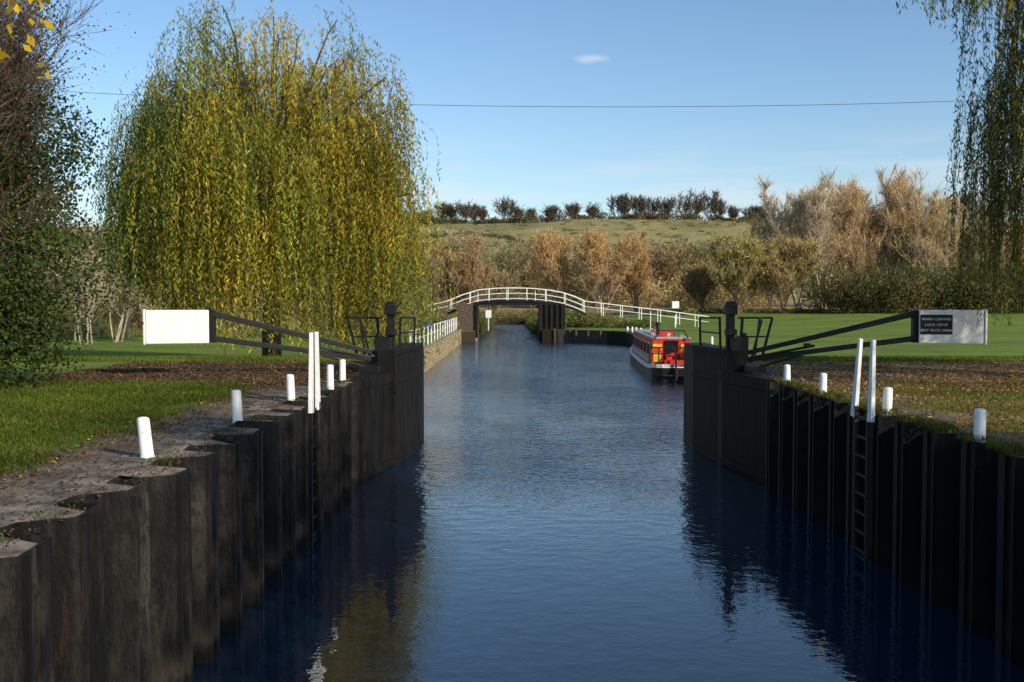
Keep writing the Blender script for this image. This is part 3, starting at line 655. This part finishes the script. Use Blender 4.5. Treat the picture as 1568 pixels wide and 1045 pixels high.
for px,t,wd_ in((640,330,20),(655,326,22),(682,313,32),(690,318,26),(712,312,26),(726,316,26),(742,320,26),(775,309,40),(790,322,26),(812,326,22),(845,325,30),(880,325,34),(908,325,30),(945,302,30),(958,300,30),(975,306,34),(992,303,30),(1020,310,36),(1050,297,34),(1062,306,30),(1084,295,38),(1098,308,26),(1120,320,22),(1150,320,26),(1165,318,20),(1240,310,40),(1480,300,40),(1540,290,50),(560,320,40),(610,322,30)):
    d=552+rng.uniform(-5,5);x=X(px,d);zb=float(gz(x,d))-.5;H=(Z(t,d)-zb)
    feather(mb,(x,d,zb),H,wd_/F*d*1.2,1200,2.0,.13,(.17,.14,.095),120,.6,(.15,.125,.07),mt=0,kids=(11,6),minr=.11,up=.45,trunkfrac=.12,stems=3,lean=.16)
for i in range(300):
    px=rng.uniform(540,1300);d=rng.uniform(538,553);x=X(px,d);zb=float(gz(x,d))
    r=rng.uniform(1.3,2.8)*(1+.35*math.sin(px/31)+.2*math.sin(px/9));blob(mb,(x,d,zb+r*.6),(r*2.0,r,r*1.1),110,.8,[(.10,.095,.05),(.17,.11,.06),(.085,.10,.045)][rng.integers(3)],.3,twig=1.5,asp=.5)
mb.build("hilltop_tree_line",[DRY,BARK])
mb=MB()
for i in range(650):
    px=rng.uniform(540,1560);d=rng.uniform(330,548);x=X(px,d);zb=float(gz(x,d))
    r=rng.uniform(.5,1.6)*(2. if rng.uniform()<.12 else 1);blob(mb,(x,d,zb+r*.25),(r*2.2,r,r*.7),60,.6,[(.13,.12,.06),(.18,.16,.07),(.24,.16,.08),(.22,.2,.09)][rng.integers(4)],.3)
for i in range(110):
    t=rng.uniform(0,1);px=640+t*560+rng.normal()*3;d=430+40*math.sin(px/90)+rng.normal()*2;x=X(px,d);zb=float(gz(x,d))
    r=rng.uniform(.8,1.8);blob(mb,(x,d,zb+r*.4),(r*2.,r,r),70,.6,(.12,.115,.055),.3)
mb.build("hillside_scrub",[DRY])
# ---------------------------------------------------------------- grass and leaves
mb=MB()
def blades(n,xa,xb_,ya,yb,h,keepf,cols):
    y=ya+(yb-ya)*rng.uniform(0,1,n)**1.3;x=rng.uniform(xa,xb_,n);k=keepf(x,y);x,y=x[k],y[k];n=len(x)
    hh=h*rng.uniform(.5,1.4,n);sc=(y/12)**.5
    z=gz(x,y)
    d=np.stack([rng.normal(size=n)*.55,rng.normal(size=n)*.55,np.ones(n)],1)*hh[:,None]*.5
    a=rng.uniform(0,3.14,n);v=np.stack([np.cos(a),np.sin(a),np.zeros(n)],1)*(.006*sc)[:,None]
    pt=.8+.25*np.sin(x*1.3+np.sin(y*.9)*2)*np.sin(y*1.1)
    c=np.array(cols)[rng.integers(0,len(cols),n)]*rng.uniform(.6,1.3,(n,1))*pt[:,None]
    mb.quads(np.stack([x,y,z+hh*.45],1),d,v,0,c)
GC=[(.09,.15,.015),(.12,.18,.02),(.07,.11,.012),(.20,.18,.05)]
GF=[(.13,.20,.02),(.16,.23,.03),(.10,.16,.02),(.24,.22,.06)]
def wob(x,y): return .28*np.sin(x*3+y*1.7)+.22*np.sin(y*2.9-x)+rng.normal(size=len(x))*.12
blades(150000,-14,-4.4,6,19.6,.06,lambda x,y:x<-4.85+wob(x,y),GC)
blades(45000,-16,-3.5,26.3,42,.06,lambda x,y:x<xl(y)-.2,GF)
blades(60000,5.35,12.5,8,19.5,.05,lambda x,y:(np.sin(x*1.7+y)*np.sin(y*1.3-x*.7)+rng.normal(size=len(x))*.3)>.0,[(.19,.20,.03),(.24,.22,.045),(.13,.15,.03)])
blades(40000,5.5,18,26.3,42,.06,lambda x,y:x>xr(y)+.2,GF)
blades(7000,5.15,5.5,8,20,.09,lambda x,y:np.sin(y*3.1)+np.sin(y*7.3)>-.3,[(.14,.16,.03),(.2,.18,.04)])
blades(1600,-3.6,-3.3,4,20,.07,lambda x,y:np.sin(y*2.1)+np.sin(y*5.3)>.6,[(.09,.11,.02)])
mb.build("grass_blades",[LEAF])
mb=MB()
def litter(n,xa,xb_,ya,yb,s,keepf=None,flat=.4,dark=1.):
    y=ya+(yb-ya)*rng.uniform(0,1,n)**1.2;x=rng.uniform(xa,xb_,n)
    if keepf is not None: k=keepf(x,y);x,y=x[k],y[k]
    n=len(x);z=gz(x,y)+.02
    C=np.array([(.17,.09,.035),(.26,.15,.05),(.10,.055,.03),(.34,.22,.07),(.06,.04,.025),(.22,.16,.10)])
    c=C[rng.choice(6,n,p=[.25,.2,.2,.1,.12,.13])]*rng.uniform(.6,1.2,(n,1))*dark
    leafquads(mb,np.stack([x,y,z],1),np.array([0,0,1.])+flat*rng.normal(size=(n,3)),s,.5,np.clip(c,0,1))
litter(6000,-4.9,-3.25,4,20.5,.038,dark=.7)
litter(1500,-4.9,-4.3,4,20.5,.055)
litter(2600,-13,-4.7,6,20,.055,dark=1.3)
litter(9000,-10,-3.3,18.8,26.5,.07,dark=.9)
litter(17000,5.3,13,9,20,.06,lambda x,y:(np.sin(x*1.1+y*.8)*np.sin(y*.9)+rng.normal(size=len(x))*.5)>-.3,dark=1.9)
litter(16000,5.3,15,17.5,26.8,.07,dark=1.9)
litter(9000,-16,24,27,45,.09,lambda x,y:(x<xl(y)-.3)|(x>xr(y)+.3),dark=1.4)
mb.build("fallen_leaves",[DRY])
# ---------------------------------------------------------------- light, sky, camera
el=math.radians(25);az=math.atan2(1.0,-.95)
sd=(math.sin(az)*math.cos(el),math.cos(az)*math.cos(el),math.sin(el))
L=bpy.data.lights.new("sun","SUN");L.energy=5.0;L.angle=math.radians(.5);L.color=(1,.90,.74)
so=bpy.data.objects.new("sun",L);bpy.context.scene.collection.objects.link(so)
so.rotation_euler=Vector(sd).to_track_quat('Z','Y').to_euler()
wd=bpy.data.worlds.new("World");bpy.context.scene.world=wd;wd.use_nodes=True;t=wd.node_tree
bg=t.nodes["Background"];sky=t.nodes.new("ShaderNodeTexSky");sky.sky_type='NISHITA';sky.sun_disc=False
sky.sun_elevation=el;sky.sun_rotation=az;sky.air_density=1.05;sky.dust_density=.5;sky.ozone_density=3.0;sky.altitude=0
hs=t.nodes.new("ShaderNodeHueSaturation");hs.inputs['Saturation'].default_value=1.06;hs.inputs['Value'].default_value=1.06;t.links.new(sky.outputs[0],hs.inputs['Color'])
tc=t.nodes.new("ShaderNodeTexCoord");mp=t.nodes.new("ShaderNodeMapping");mp.inputs['Scale'].default_value=(3,3,26);mp.inputs['Location'].default_value=(.6,.3,.2)
t.links.new(tc.outputs['Generated'],mp.inputs[0])
nz=t.nodes.new("ShaderNodeTexNoise");nz.inputs['Scale'].default_value=1.6;nz.inputs['Detail'].default_value=7;nz.inputs['Roughness'].default_value=.55;t.links.new(mp.outputs[0],nz.inputs['Vector'])
def wm(op,a,b):
    x=t.nodes.new("ShaderNodeMath");x.operation=op
    for q,k in((a,0),(b,1)):
        if isinstance(q,(int,float)): x.inputs[k].default_value=q
        else: t.links.new(q,x.inputs[k])
    return x.outputs[0]
def wr(v,a,b,c=0,d=1):
    x=t.nodes.new("ShaderNodeMapRange");x.interpolation_type='SMOOTHSTEP';t.links.new(v,x.inputs[0])
    for k,q in((1,a),(2,b),(3,c),(4,d)): x.inputs[k].default_value=q
    return x.outputs[0]
sp=t.nodes.new("ShaderNodeSeparateXYZ");t.links.new(tc.outputs['Generated'],sp.inputs[0])
low=wm('MULTIPLY',wr(nz.outputs[0],.42,.66,0.04,.75),wr(sp.outputs[2],.19,.05))
vs=t.nodes.new("ShaderNodeVectorMath");vs.operation='SUBTRACT';t.links.new(tc.outputs['Generated'],vs.inputs[0]);vs.inputs[1].default_value=(.082,.965,.234)
vm=t.nodes.new("ShaderNodeVectorMath");vm.operation='MULTIPLY';t.links.new(vs.outputs[0],vm.inputs[0]);vm.inputs[1].default_value=(45,0,230)
vl=t.nodes.new("ShaderNodeVectorMath");vl.operation='LENGTH';t.links.new(vm.outputs[0],vl.inputs[0])
n2=t.nodes.new("ShaderNodeTexNoise");n2.inputs['Scale'].default_value=55;n2.inputs['Detail'].default_value=6;t.links.new(tc.outputs['Generated'],n2.inputs['Vector'])
wisp=wm('MULTIPLY',wr(wm('ADD',vl.outputs['Value'],wm('MULTIPLY',n2.outputs[0],2.4)),2.3,.9,0,.5),wr(sp.outputs[1],0,.3))
mask=wm('ADD',low,wisp)
mx_=t.nodes.new("ShaderNodeMix");mx_.data_type='RGBA';t.links.new(mask,mx_.inputs[0]);t.links.new(hs.outputs[0],mx_.inputs[6]);mx_.inputs[7].default_value=(5.4,5.6,6.0,1)
t.links.new(mx_.outputs[2],bg.inputs[0]);bg.inputs[1].default_value=.15
sc=bpy.context.scene;sc.view_settings.view_transform='Standard';sc.view_settings.look='None';sc.view_settings.exposure=0
cam=bpy.data.cameras.new("camera");co=bpy.data.objects.new("camera",cam);sc.collection.objects.link(co);sc.camera=co
cam.lens=35.0;cam.sensor_width=36;cam.clip_end=6000;cam.clip_start=.1
co.location=(0,0,CAMZ);co.rotation_euler=(math.radians(90-2.27),0,0)
